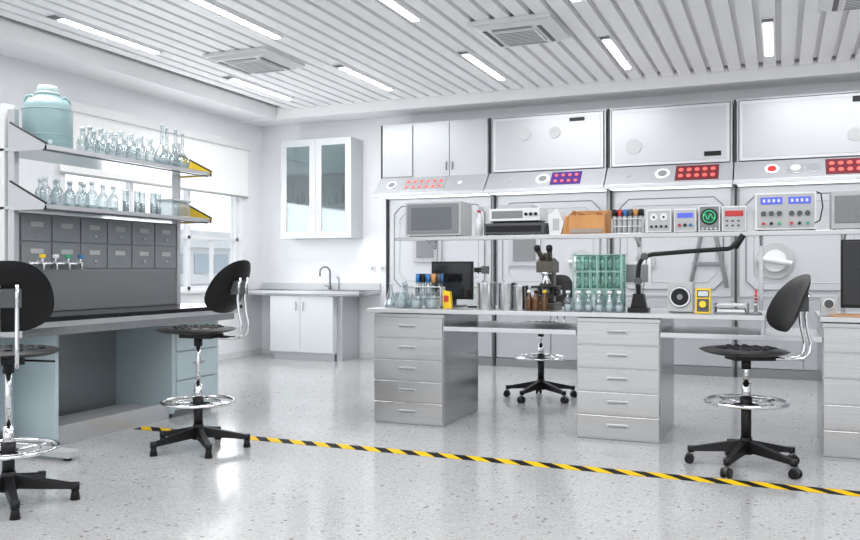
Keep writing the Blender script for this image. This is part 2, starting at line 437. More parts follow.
b.box(.7,.86,9.78,9.80,2.96,3.02,BLACK); disc(b,.72,9.795,2.62,.07,LGREY)
disc(b,-.05,9.985,1.3,.2,LGREY,.03); disc(b,-.05,9.955,1.3,.12,WHITE,.03); b.rod((-.22,9.90,1.33),(.12,9.90,1.27),.03,WHITE); b.rod((-.05,9.93,1.3),(-.05,9.90,1.3),.04,WHITE)
b.done(.003)
b=bay('fume_hood',X[4],X[5],'h'); b.done(.003)

# ------------------------------------------------------------ centre bench
def drawer_unit(b,x0,x1,y0=5.93,y1=6.74,z1=.86,n=5):
    b.box(x0,x1,y0+.02,y1,.0,z1,STEEL)
    h=(z1-.015-.02)/n
    for k in range(n):
        za=.012+k*h
        b.box(x0+.006,x1-.006,y0,y0+.018,za+.004,za+h-.005,STEEL)
        xm=(x0+x1)/2; zc=za+h*.55
        b.box(xm-.075,xm+.075,y0-.006,y0,zc-.014,zc+.014,STEELL); b.box(xm-.065,xm+.065,y0-.02,y0-.006,zc-.006,zc+.008,STEELD)
b=B('steel_lab_bench')
drawer_unit(b,-2.96,-2.37); drawer_unit(b,-1.345,-.761); drawer_unit(b,.25,.84)
b.box(-3.0,-.09,5.89,6.78,.868,.90,STEELL); b.box(.235,2.2,5.89,6.78,.868,.90,STEELL)
b.box(-2.37,-1.345,5.93,6.74,.735,.77,STEELL); b.box(-.761,.25,5.93,6.74,.735,.77,STEELL)
b.box(-.12,-.095,6.0,6.74,.77,.868,STEELL)
b.box(2.1,2.15,5.95,6.74,0,.868,STEEL)
b.done(.003)
b=B('bench_top_shelf')
b.box(-3.0,2.2,6.42,6.78,1.455,1.475,STEELL)
b.box(-3.0,2.2,6.41,6.42,1.445,1.478,STEEL)
for x in (-2.75,-1.02,-.13,.42,2.0):
    b.box(x-.015,x+.015,6.70,6.73,.9005,1.455,STEEL)
    b.prism([(6.73,1.455),(6.46,1.455),(6.73,1.37)],'x',x-.008,x+.008,STEEL)
b.done(.002)
ZB=.9005; ZH=1.4758

b=B('analyser_box')
b.box(-2.92,-2.42,6.45,6.72,ZH+.01,ZH+.29,LGREY); b.box(-2.90,-2.44,6.44,6.45,ZH+.03,ZH+.275,GREY)
b.box(-2.86,-2.5,6.436,6.44,ZH+.06,ZH+.245,mat('box_panel',(.13,.14,.16),.3)); 
for x in (-2.88,-2.46):
    for y in (6.48,6.69): b.rod((x,y,ZH),(x,y,ZH+.012),.012,BLACK)
b.done(.006)
b=B('wash_bottle'); b.lathe([(.03,0),(.032,.12),(.02,.15),(.012,.17),(.012,.2)],(-2.30,6.56,ZH),WHITE); b.rod((-2.30,6.56,ZH+.2),(-2.30,6.56,ZH+.22),.016,RED); b.tube([(-2.3,6.56,ZH+.22),(-2.3,6.56,ZH+.25),(-2.27,6.56,ZH+.26),(-2.23,6.56,ZH+.24)],.004,WHITE); b.done()
b=B('signal_generator')
b.box(-2.18,-1.76,6.47,6.72,ZH+.12,ZH+.22,WHITE); b.box(-2.16,-1.9,6.466,6.47,ZH+.14,ZH+.2,GREY)
for i in range(3): disc(b,-1.87+.04*i,6.47,ZH+.17,.013,BLACK,.02)
b.box(-2.12,-1.84,6.5,6.7,ZH+.22,ZH+.25,LGREY)
b.box(-2.22,-1.72,6.45,6.74,ZH+.012,ZH+.10,DGREY); b.box(-2.2,-1.74,6.444,6.45,ZH+.03,ZH+.08,BLACK)
b.box(-2.16,-1.78,6.5,6.7,ZH+.1,ZH+.12,BLACK)
for x in (-2.2,-1.74):
    for y in (6.48,6.7): b.box(x-.012,x+.012,y-.012,y+.012,ZH,ZH+.012,BLACK)
b.done(.004)
b=B('filter_unit'); b.prism([(-1.69,ZH),(-1.60,ZH),(-1.57,ZH+.10),(-1.63,ZH+.21),(-1.70,ZH+.16)],'y',6.5,6.68,WHITE); b.box(-1.66,-1.61,6.494,6.5,ZH+.04,ZH+.13,LGREY); b.done(.004)
b=B('parts_bin')
x0,x1=-1.53,-1.24
for a,c in ((x0,x0+.008),(x1-.008,x1)):
    b.prism([(6.46,ZH),(6.72,ZH),(6.72,ZH+.2),(6.62,ZH+.2),(6.46,ZH+.15)],'x',a,c,ORANGE)
b.box(x0,x1,6.46,6.468,ZH,ZH+.15,ORANGE); b.box(x0,x1,6.712,6.72,ZH,ZH+.2,ORANGE); b.box(x0,x1,6.46,6.72,ZH,ZH+.008,ORANGE)
for i in range(1,4): b.box(x0+i*.073-.003,x0+i*.073+.003,6.47,6.71,ZH,ZH+.16+.02*(i%2),ORANGE)
b.prism([(x0-.06,ZH),(x0+.01,ZH),(x0+.01,ZH+.13),(x0-.03,ZH+.15)],'y',6.5,6.64,ORANGE)
b.box(x0+.02,x1-.02,6.45,6.461,ZH+.01,ZH+.045,mat('bin_label',(.35,.30,.25),.5))
b.done(.003)
def tube_rack(name,x0,x1,y,z,h,cols,fill=GLASS,n=None,rows=2):
    b=B(name); d=.05*rows
    b.box(x0,x1,y-d/2,y+d/2,z,z+.01,WHITE)
    for zz in (h*.3,h*.6): 
        b.box(x0,x1,y-d/2,y+d/2,z+zz,z+zz+.006,WHITE)
    for xx in (x0,x1-.006): b.box(xx,xx+.006,y-d/2,y+d/2,z,z+h*.6,WHITE)
    n=n or int((x1-x0)/.04)
    for i in range(n):
        for r_ in range(rows):
            xx=x0+(i+.5)*(x1-x0)/n; yy=y-d/2+(r_+.5)*d/rows
            b.rod((xx,yy,z+.011),(xx,yy,z+h*.8),.013,fill,seg=10); b.rod((xx,yy,z+h*.74),(xx,yy,z+h),.017,cols[(i+r_)%len(cols)],seg=12)
    return b.done()
tube_rack('test_tube_rack',-1.20,-.96,6.56,ZH,.19,[BLACK,RED,BLUE,DGREY,ORANGE,BLACK],LGREY)
def meter(name,x0,x1,h,y0=6.47,y1=6.70,z=ZH,kind=0):
    b=B(name)
    b.box(x0,x1,y0,y1,z+.008,z+h,WHITE); w=x1-x0
    for x in (x0+.015,x1-.015):
        for y in (y0+.03,y1-.03): b.rod((x,y,z),(x,y,z+.01),.009,BLACK,seg=8)
    b.box(x0+.008,x1-.008,y0-.004,y0,z+.018,z+h-.01,LGREY if kind!=3 else GREY)
    if kind==0:
        for i in range(2): disc(b,x0+w*(.3+.4*i),y0-.004,z+h*.67,.028,WHITE,.006); disc(b,x0+w*(.3+.4*i),y0-.009,z+h*.67,.008,BLACK,.006)
        for i in range(4): disc(b,x0+w*(.2+.2*i),y0-.004,z+h*.28,.009,BLACK,.014)
    if kind==1:
        b.box(x0+w*.15,x0+w*.85,y0-.008,y0-.003,z+h*.62,z+h*.82,LCD); 
        for i in range(3): disc(b,x0+w*(.25+.25*i),y0-.004,z+h*.32,.012,[RED,BLACK,BLUE][i],.014)
    if kind==2:
        b.box(x0+w*.12,x0+w*.88,y0-.008,y0-.003,z+h*.6,z+h*.82,RED)
        for i in range(3):
            for j in range(2): b.box(x0+w*(.2+.24*i)-.008,x0+w*(.2+.24*i)+.008,y0-.01,y0-.003,z+h*(.22+.18*j),z+h*(.22+.18*j)+.012,DGREY)
    if kind==3:
        disc(b,x0+w*.5,y0-.004,z+h*.58,min(w*.42,.06),BLACK,.006); disc(b,x0+w*.5,y0-.009,z+h*.58,min(w*.37,.052),SCOPE,.004)
        cx,cz=x0+w*.5,z+h*.58
        b.tube([(cx-.04+.008*i,y0-.0145,cz+.022*math.sin(i*1.25)) for i in range(11)],.003,SCOPEG,6)
        b.torus((cx,y0-.0135,cz),.043,.0025,SCOPEG,28,'y')
        for i in range(4): disc(b,x0+w*(.2+.2*i),y0-.004,z+h*.14,.007,WHITE,.012)
    return b.done(.004)
meter('analogue_meter',-.93,-.75,.18,kind=0)
meter('bench_multimeter',-.73,-.57,.18,kind=1)
meter('oscilloscope',-.555,-.405,.20,kind=3)
meter('temperature_controller',-.39,-.225,.19,kind=2)
def psu(x0,x1,h):
    b=B('dual_power_supply'); y0,y1=6.46,6.72; z=ZH; w=x1-x0
    b.box(x0,x1,y0,y1,z+.012,z+h,WHITE); b.box(x0+.012,x1-.012,y0-.005,y0,z+.025,z+h-.012,LGREY)
    for x in (x0+.03,x1-.03): b.box(x-.015,x+.015,y0+.02,y0+.05,z,z+.013,BLACK); b.box(x-.015,x+.015,y1-.05,y1-.02,z,z+.013,BLACK)
    for i in range(2):
        cx=x0+w*(.27+.46*i); b.box(cx-w*.18,cx+w*.18,y0-.010,y0-.004,z+h*.70,z+h*.88,LCD)
        for k in range(4): b.box(cx-w*.14+k*w*.08,cx-w*.10+k*w*.08,y0-.012,y0-.009,z+h*.75,z+h*.83,WHITE)
        for k in range(3): disc(b,cx-w*.13+k*w*.13,y0-.004,z+h*.46,.017,DGREY,.02)
        for k in range(3): disc(b,cx-w*.13+k*w*.13,y0-.004,z+h*.2,.011,[RED,BLACK,GREEN][k],.022)
    b.tube([(x1-.01,y0-.02,z+.2*h),(x1+.02,y0-.05,z+.25*h),(x1+.04,y0-.02,z+.6*h),(x1+.03,y0+.03,z+.95*h),(x1+.0,y0+.06,z+h+.005)],.005,BLACK,6)
    b.done(.005)
psu(-.165,.235,.275)
b=B('spectrum_analyser'); b.box(.33,.80,6.46,6.72,ZH+.01,ZH+.27,LGREY); b.box(.35,.6,6.454,6.46,ZH+.05,ZH+.24,GREY); b.box(.62,.78,6.454,6.46,ZH+.05,ZH+.24,DGREY)
for x in (.36,.77): b.box(x-.015,x+.015,6.5,6.68,ZH,ZH+.012,BLACK)
for k in range(3): disc(b,.66+.04*k,6.454,ZH+.12,.012,WHITE,.02)
b.done(.005)

# bench items
def flask_mesh(name,h,r,m=GLASS,cap=None):
    b=B(name)
    b.lathe([(r*.9,0),(r,.01),(r*.95,h*.12),(r*.32,h*.68),(r*.28,h*.95),(r*.36,h)],(0,0,0),m,18)
    b.lathe([(0,.012),(r*.88,.013),(r*.7,h*.3),(0,h*.3)],(0,0,0),BGLASS,18,False)
    return b
f=flask_mesh('erlenmeyer_flask',.19,.055).done(loc=(-2.90,6.12,ZB))
inst(f,(-2.78,6.15,ZB)); inst(f,(-2.86,6.30,ZB),1,1.1)
b=B('glass_beaker'); b.lathe([(.045,0),(.048,.01),(.048,.12),(.051,.125)],(0,0,0),GLASS,20); b.lathe([(0,.008),(.045,.009),(.045,.07),(0,.07)],(0,0,0),BGLASS,20,False)
bk=b.done(loc=(-2.76,6.02,ZB))
inst(bk,(-2.50,6.02,ZB)); inst(bk,(-2.62,6.0,ZB),0,.9)
tube_rack('test_tube_rack',-2.70,-2.47,6.18,ZB,.27,[BLUE,BLACK,BLUE,ORANGE,DGREY,BLUE],GLASS)
b=B('orange_label_pouch'); b.prism([(-2.44,ZB),(-2.37,ZB),(-2.38,ZB+.13),(-2.44,ZB+.14)],'y',6.1,6.14,YEL); b.box(-2.43,-2.39,6.096,6.1,ZB+.05,ZB+.1,RED); b.done(.003)
def monitor(x0,x1,y,z0,z1,m=SCREEN):
    b=B('computer_monitor'); xm=(x0+x1)/2
    b.box(x0,x1,y,y+.03,z0,z1,BLACK); b.box(x0+.012,x1-.012,y-.003,y,z0+.02,z1-.012,m)
    b.box(xm-.025,xm+.025,y+.03,y+.05,ZB+.01,z1-.1,DGREY); b.box(xm-.1,xm+.1,y-.04,y+.1,ZB,ZB+.012,DGREY)
    b.done(.003)
monitor(-2.66,-2.30,6.40,.96,1.27)
b=B('retort_stand')
b.box(-2.30,-2.18,6.28,6.40,ZB,ZB+.012,BLACK); b.rod((-2.24,6.37,ZB+.01),(-2.24,6.37,ZB+.36),.006,CHROME,seg=8)
b.rod((-2.24,6.37,ZB+.30),(-2.16,6.30,ZB+.30),.006,DGREY,seg=8); b.box(-2.27,-2.22,6.35,6.39,ZB+.28,ZB+.32,BLACK); b.box(-2.18,-2.13,6.27,6.32,ZB+.27,ZB+.33,DGREY)
b.done()
def pot(x,y,r,h):
    b=B('steel_beaker'); b.lathe([(r,0),(r,h-.004),(r+.004,h)],(x,y,ZB),POTM,28,False)
    b.lathe([(r,0),(0,0)],(x,y,ZB+.001),POTM,28,False); b.lathe([(r-.004,h),(r-.004,.02),(0,.02)],(x,y,ZB),STEELD,28,False)
    b.torus((x,y,ZB+h),r+.002,.004,CHROME,28); b.done()
pot(-2.10,6.16,.072,.20); pot(-1.94,6.2,.072,.2); pot(-1.81,6.12,.055,.18)
def microscope(x,y):
    b=B('microscope')
    BR=mat('scope_body',(.10,.09,.075),.3,.3)
    b.prism([(x-.09,y-.12),(x+.09,y-.12),(x+.10,y+.08),(x+.06,y+.13),(x-.06,y+.13),(x-.10,y+.08)],'z',ZB,ZB+.05,BR)
    b.box(x-.045,x+.045,y+.03,y+.11,ZB+.05,ZB+.33,BR)
    b.prism([(y-.07,ZB+.28),(y+.12,ZB+.28),(y+.12,ZB+.36),(y+.0,ZB+.39),(y-.08,ZB+.36)],'x',x-.065,x+.065,BR)
    b.box(x-.10,x+.10,y-.10,y+.05,ZB+.165,ZB+.18,BLACK)
    b.rod((x,y-.03,ZB+.05),(x,y-.03,ZB+.09),.035,BLACK); b.rod((x,y-.03,ZB+.12),(x,y-.03,ZB+.165),.028,STEELD)
    b.rod((x,y-.03,ZB+.265),(x,y-.03,ZB+.285),.045,CHROME)
    for a in (-.5,.5,2.1): b.rod((x,y-.03,ZB+.27),(x+.035*math.sin(a),y-.03-.02*math.cos(a),ZB+.19),.014,CHROME,r2=.009,seg=12)
    for sx in (-1,1):
        b.rod((x+sx*.025,y-.01,ZB+.37),(x+sx*.045,y-.10,ZB+.45),.020,BR); b.rod((x+sx*.045,y-.10,ZB+.45),(x+sx*.048,y-.12,ZB+.475),.025,BLACK)
        b.rod((x+sx*.045,y+.07,ZB+.13),(x+sx*.085,y+.07,ZB+.13),.03,DGREY); b.rod((x+sx*.085,y+.07,ZB+.13),(x+sx*.10,y+.07,ZB+.13),.018,CHROME)
    b.rod((x,y+.02,ZB+.37),(x,y+.02,ZB+.43),.035,BR)
    b.done(.004)
microscope(-1.64,6.24)
for i,(x,y) in enumerate(((-1.66,6.0),(-1.60,6.02),(-1.72,6.03))):
    b=B('amber_bottle'); b.lathe([(.024,0),(.026,.01),(.026,.09),(.012,.115),(.012,.13)],(x,y,ZB),AMBER,16); b.rod((x,y,ZB+.13),(x,y,ZB+.15),.015,[BLACK,YEL,WHITE][i]); b.done()
def drying(x0,x1,y):
    b=B('glassware_rack')
    GR=mat('rack_green',(.30,.47,.42),.35)
    GL=mat('pale_green_liquid',(.40,.58,.52),.15)
    for xx in (x0,x1,(x0+x1)/2):
        for yy in (y-.08,y+.08): b.rod((xx,yy,ZB),(xx,yy,ZB+.42),.006,GR,seg=8)
    for z in (.02,.16,.29,.41):
        for yy in (y-.08,y+.08): b.rod((x0,yy,ZB+z),(x1,yy,ZB+z),.005,GR,seg=8)
        for xx in (x0,x1): b.rod((xx,y-.08,ZB+z),(xx,y+.08,ZB+z),.005,GR,seg=8)
    for z in (.158,.288,.408): b.box(x0,x1,y-.08,y+.08,ZB+z,ZB+z+.004,GGLASS)
    b.box(x0,x1,y+.074,y+.078,ZB+.02,ZB+.41,GGLASS)
    for i in range(6):
        xx=x0+.03+i*(x1-x0-.06)/5
        b.lathe([(.024,0),(.026,.01),(.026,.08),(.011,.105),(.011,.125)],(xx,y-.04,ZB+.001),[BGLASS,GLASS][i%2],14)
        b.rod((xx,y-.03,ZB+.164),(xx,y-.03,ZB+.28),.018,GGLASS,seg=12); b.rod((xx,y-.03,ZB+.294),(xx,y-.03,ZB+.40),.02,GGLASS,seg=12)
        b.rod((xx,y-.03,ZB+.165),(xx,y-.03,ZB+.20),.0165,GL,seg=12)
    b.done()
drying(-1.41,-1.06,6.2)
b=B('reagent_bottle'); b.lathe([(.028,0),(.03,.01),(.03,.08),(.013,.11),(.013,.13)],(0,0,0),GLASS,16); b.lathe([(0,.008),(.027,.009),(.027,.05),(0,.05)],(0,0,0),BGLASS,16,False); b.rod((0,0,.13),(0,0,.15),.017,WHITE)
rb=b.done(loc=(-1.42,6.0,ZB))
for x,y in ((-1.34,5.98),(-1.27,6.0),(-1.19,5.98),(-1.12,6.0),(-1.05,5.99)): inst(rb,(x,y,ZB))
b=B('balance_display'); b.box(-1.05,-.93,6.32,6.42,ZB,ZB+.03,LGREY); b.box(-1.0,-.98,6.36,6.40,ZB+.03,ZB+.2,LGREY); b.box(-1.08,-.88,6.34,6.37,ZB+.19,ZB+.36,WHITE); b.box(-1.06,-.90,6.336,6.34,ZB+.21,ZB+.34,GREY); b.done(.004)
b=B('articulated_desk_lamp')
x=-.93; y=6.10
b.prism([(x-.07,y-.07),(x+.07,y-.07),(x+.07,y+.07),(x-.07,y+.07)],'z',ZB,ZB+.03,BLACK)
b.prism([(x-.055,ZB+.03),(x+.055,ZB+.03),(x+.035,ZB+.13),(x-.035,ZB+.13)],'y',y-.04,y+.04,BLACK)
b.tube([(x,y,ZB+.12),(x-.01,y,ZB+.22),(x,y,ZB+.34),(x+.03,y,ZB+.39),(x+.09,y,ZB+.41),(x+.35,y,ZB+.43),(x+.60,y,ZB+.445),(x+.66,y,ZB+.47)],.016,BLACK,12)
b.rod((x-.005,y-.03,ZB+.22),(x-.005,y+.03,ZB+.22),.026,DGREY); b.rod((x+.04,y-.03,ZB+.395),(x+.04,y+.03,ZB+.395),.026,DGREY)
b.rod((x+.64,y,ZB+.455),(x+.70,y,ZB+.54),.028,BLACK,r2=.02); 
b.tube([(x+.02,y+.015,ZB+.1),(x+.04,y+.015,ZB+.25),(x+.05,y+.01,ZB+.37)],.005,GREY,6)
b.done(.003)
b=B('speaker_box'); x0,x1=-.735,-.565
b.box(x0,x1,6.12,6.28,ZB+.006,ZB+.215,LGREY); disc(b,(x0+x1)/2,6.12,ZB+.11,.075,DGREY,.008); disc(b,(x0+x1)/2,6.113,ZB+.11,.058,BLACK,.006); b.torus(((x0+x1)/2,6.108,ZB+.11),.066,.006,WHITE,28,'y'); disc(b,(x0+x1)/2,6.108,ZB+.11,.02,GREY,.006)
b.box(x0+.01,x1-.01,6.13,6.27,ZB,ZB+.007,BLACK); b.done(.005)
b=B('handheld_multimeter'); x0,x1=-.545,-.445
MM=Matrix.Translation((0,6.1,ZB))@Matrix.Rotation(-.18,4,'X')@Matrix.Translation((0,-6.1,-ZB))
b.box(x0,x1,6.10,6.14,ZB+.0,ZB+.175,YEL,MM); b.box(x0+.01,x1-.01,6.095,6.10,ZB+.11,ZB+.16,DGREY,MM); b.box(x0+.017,x1-.017,6.092,6.096,ZB+.118,ZB+.152,BGLASS,MM)
b.box(x0+.01,x1-.01,6.097,6.10,ZB+.01,ZB+.10,DGREY,MM)
c0=MM@Vector(((x0+x1)/2,6.097,ZB+.06)); c1=MM@Vector(((x0+x1)/2,6.08,ZB+.06)); b.rod(c0,c1,.024,YEL)
b.box(x0+.02,x1-.02,6.14,6.19,ZB,ZB+.02,BLACK); b.done(.004)
b=B('document_tray'); b.box(-.42,-.20,6.05,6.3,ZB,ZB+.012,GREY); b.box(-.42,-.20,6.05,6.3,ZB+.05,ZB+.058,LGREY); b.box(-.42,-.412,6.05,6.3,ZB,ZB+.07,GREY); b.box(-.208,-.2,6.05,6.3,ZB,ZB+.07,GREY); b.box(-.40,-.22,6.06,6.28,ZB+.012,ZB+.03,WHITE); b.box(-.40,-.22,6.06,6.28,ZB+.0585,ZB+.068,WHITE); b.done(.002)
b=B('soldering_iron_stand'); b.lathe([(.04,0),(.04,.012),(.012,.02),(.008,.06)],(-.15,6.05,ZB),STEELD,18); 
b.tube([(-.15+.018*math.cos(i*.8),6.05+.018*math.sin(i*.8),ZB+.05+i*.003) for i in range(30)],.003,CHROME,6); b.rod((-.15,6.05,ZB+.08),(-.15,6.05,ZB+.17),.010,RED,r2=.007); b.done()
b=B('pressure_gauge_box'); b.box(.245,.34,6.0,6.12,ZB,ZB+.13,LGREY); disc(b,.292,6.0,ZB+.08,.035,WHITE,.006); disc(b,.292,5.995,ZB+.08,.028,DGREY,.004); b.done(.004)
monitor(.37,.86,6.15,.95,1.40)
b=B('paper_folder'); b.box(.29,.60,5.91,6.09,ZB,ZB+.006,ORANGE); b.box(.295,.595,5.915,6.085,ZB+.006,ZB+.012,WHITE); b.box(.29,.60,5.91,6.09,ZB+.012,ZB+.015,ORANGE); b.done(.001)

# ------------------------------------------------------------ left bench
b=B('black_top_lab_bench')
Y0,Y1=3.77,6.08; XF=-4.30; XK=-5.9
b.box(XK,XF,Y0,Y1,.868,.90,BLKTOP); b.box(XK+.005,XF-.004,Y0+.004,Y1-.004,.832,.868,STEELL)
b.box(XK+.08,XF-.05,Y0+.06,Y1-.05,.775,.832,STEEL)
for ya in (4.25,5.43): b.box(-5.62,-4.52,ya,ya+.03,.04,.775,BLUEP)
b.box(-5.62,-4.52,6.0,6.03,.04,.775,BLUEP)
b.box(-5.13,-5.10,4.28,5.43,.04,.775,DRAWERG)
b.box(-5.0,-4.56,4.28,5.43,.0,.10,LGREY)
b.box(-4.58,-4.55,4.28,5.43,.0,.13,STEELL)
b.box(-5.1,-4.52,5.46,6.0,.06,.775,CABW); b.box(-5.1,-4.56,5.48,5.98,0,.06,GREY)
for k in range(3):
    z=.07+k*.235; b.box(-4.52,-4.50,5.468,5.992,z,z+.225,BLUEP); b.box(-4.5,-4.485,5.66,5.80,z+.12,z+.14,CHROME)
b.box(-5.6,-4.9,4.285,5.99,.0,.04,GREY)
for yy in (4.0,):
    b.box(-4.88,-4.80,yy-.04,yy+.04,.06,.775,STEELL); b.box(-5.3,-4.10,yy-.045,yy+.045,.02,.065,LGREY)
    b.rod((-4.15,yy,0),(-4.15,yy,.025),.025,BLACK); b.rod((-5.25,yy,0),(-5.25,yy,.025),.025,BLACK)
b.box(-5.62,-4.9,4.0,4.25,.1,.775,BLUEP)
b.done(.003)
b=B('reagent_shelf_rack')
S0,S1=4.17,5.92; XA,XB=-5.12,-4.53; zt=2.035; zl=1.635
for z in (zt,zl):
    b.box(XA,XB,S0,S1,z-.02,z,SHELFW); b.box(XB,XB+.008,S0,S1,z-.024,z+.006,STEELL)
    for yy,mm in ((S0-.008,BLACK),(S1,BLACK)):
        b.prism([(-4.84,z-.03),(-4.54,z-.03),(-4.50,z),(-4.52,z+.012),(-4.84,z+.17)],'y',yy,yy+.007,STEELL if yy<5 else YEL)
        b.tube([(-4.84,yy+.004,z+.17),(-4.51,yy+.004,z+.01),(-4.52,yy+.004,z-.03)],.008,mm,6)
    b.rod((XB-.02,S0,z-.03),(XB-.02,S1,z-.03),.006,STEELD,seg=8)
for yy in (S0+.03,S1-.04):
    b.box(-4.88,-4.82,yy-.02,yy+.02,.9005,2.30,STEELL)
b.box(-5.0,-4.9,S0-.0,S0+.08,.9005,2.34,WHITE)
b.box(-4.92,-4.84,S0+.06,S1-.06,.9005,1.60,DRAWERG)
b.box(-4.842,-4.832,S0+.06,S1-.06,.905,1.20,STEELD)
nc=6; cw=(S1-S0-.14)/nc
for i in range(nc):
    for j in range(2):
        ya=S0+.07+i*cw; za=1.215+j*.19
        b.box(-4.842,-4.826,ya+.006,ya+cw-.006,za,za+.18,DRAWERG)
        b.box(-4.826,-4.820,ya+cw*.3,ya+cw*.7,za+.10,za+.135,LGREY); b.rod((-4.826,ya+cw*.5,za+.05),(-4.81,ya+cw*.5,za+.05),.009,CHROME,seg=10)
b.box(-4.8265,-4.79,4.28,4.76,1.235,1.26,CHROME)
for i,c in enumerate((YEL,WHITE,GREEN,BLUE)):
    y=4.35+i*.115
    b.rod((-4.80,y,1.245),(-4.73,y,1.245),.010,CHROME); b.rod((-4.73,y,1.25),(-4.73,y,1.20),.008,CHROME,r2=.005); b.rod((-4.745,y,1.25),(-4.745,y,1.285),.008,CHROME)
    b.rod((-4.745,y,1.285),(-4.745,y,1.31),.022,c,seg=10)
b.done(.002)
b=B('plastic_carboy')
r=.165
b.lathe([(r*.95,0),(r,.015),(r,.27),(r*.97,.31),(r*.82,.35),(r*.52,.375),(r*.46,.395)],(0,0,0),TEAL,36)
for z in (.05,.10,.28): b.torus((0,0,z),r-.001,.004,TEAL,36)
b.lathe([(r*.42,.39),(r*.42,.44),(r*.38,.455),(0,.457)],(0,0,0),TEALC,24)
b.torus((0,0,.40),r*.46,.008,TEALC,24)
for s_ in (-1,1): b.tube([(s_*.075,0,.36),(s_*.11,0,.385),(s_*.14,0,.37),(s_*.145,0,.32)],.010,TEAL,8)
b.rod((0.0,-r,.04),(0,-r-.04,.04),.015,TEALC)
b.done(loc=(-4.75,4.40,zt+.0005),rot=.9)
b=B('glass_bottle')
b.lathe([(.038,0),(.041,.012),(.041,.10),(.034,.125),(.016,.15),(.014,.185),(.018,.19)],(0,0,0),GLASS,18)
b.lathe([(0,.006),(.037,.007),(.037,.035),(0,.035)],(0,0,0),BGLASS,18,False)
b.rod((0,0,.188),(0,0,.21),.019,BGLASS,seg=14)
gb=b.done(loc=(-4.62,4.66,zt+.0005))
for i in range(1,7): inst(gb,(-4.62,4.66+i*.105,zt+.0005),0,.95+.1*random.random())
for i in range(6): inst(gb,(-4.74,4.71+i*.11,zt+.0005),0,.95+.1*random.random())
for i in range(7): inst(gb,(-4.62,4.26+i*.105,zl+.0005),0,.9+.1*random.random())
for i in range(4): inst(gb,(-4.73,4.32+i*.13,zl+.0005),0,.95)
b=B('volumetric_flask')
b.lathe([(.035,0),(.06,.03),(.068,.07),(.055,.115),(.02,.16),(.013,.2),(.013,.34),(.018,.345)],(0,0,0),GLASS,20)
b.lathe([(0,.008),(.04,.01),(.06,.04),(.06,.06),(0,.06)],(0,0,0),BGLASS,20,False)
vf=b.done(loc=(-4.63,5.44,zt+.0005)); inst(vf,(-4.70,5.58,zt+.0005)); inst(vf,(-4.62,5.68,zt+.0005),0,.9); inst(vf,(-4.75,5.75,zt+.0005),0,1.05)
b=B('measuring_cylinder'); b.lathe([(.04,0),(.04,.008),(.024,.015),(.024,.17),(.028,.175)],(0,0,0),GLASS,16); b.lathe([(0,.012),(.022,.013),(.022,.09),(0,.09)],(0,0,0),BGLASS,16,False)
mc=b.done(loc=(-4.62,5.02,zl+.0005))
for i in range(1,5): inst(mc,(-4.62+.03*(i%2),5.02+i*.09,zl+.0005),0,1)
b=B('glass_storage_box')
b.box(-4.74,-4.56,5.50,5.70,zl+.001,zl+.13,GLASS); b.box(-4.75,-4.55,5.49,5.71,zl+.13,zl+.145,BGLASS); b.done(.003)

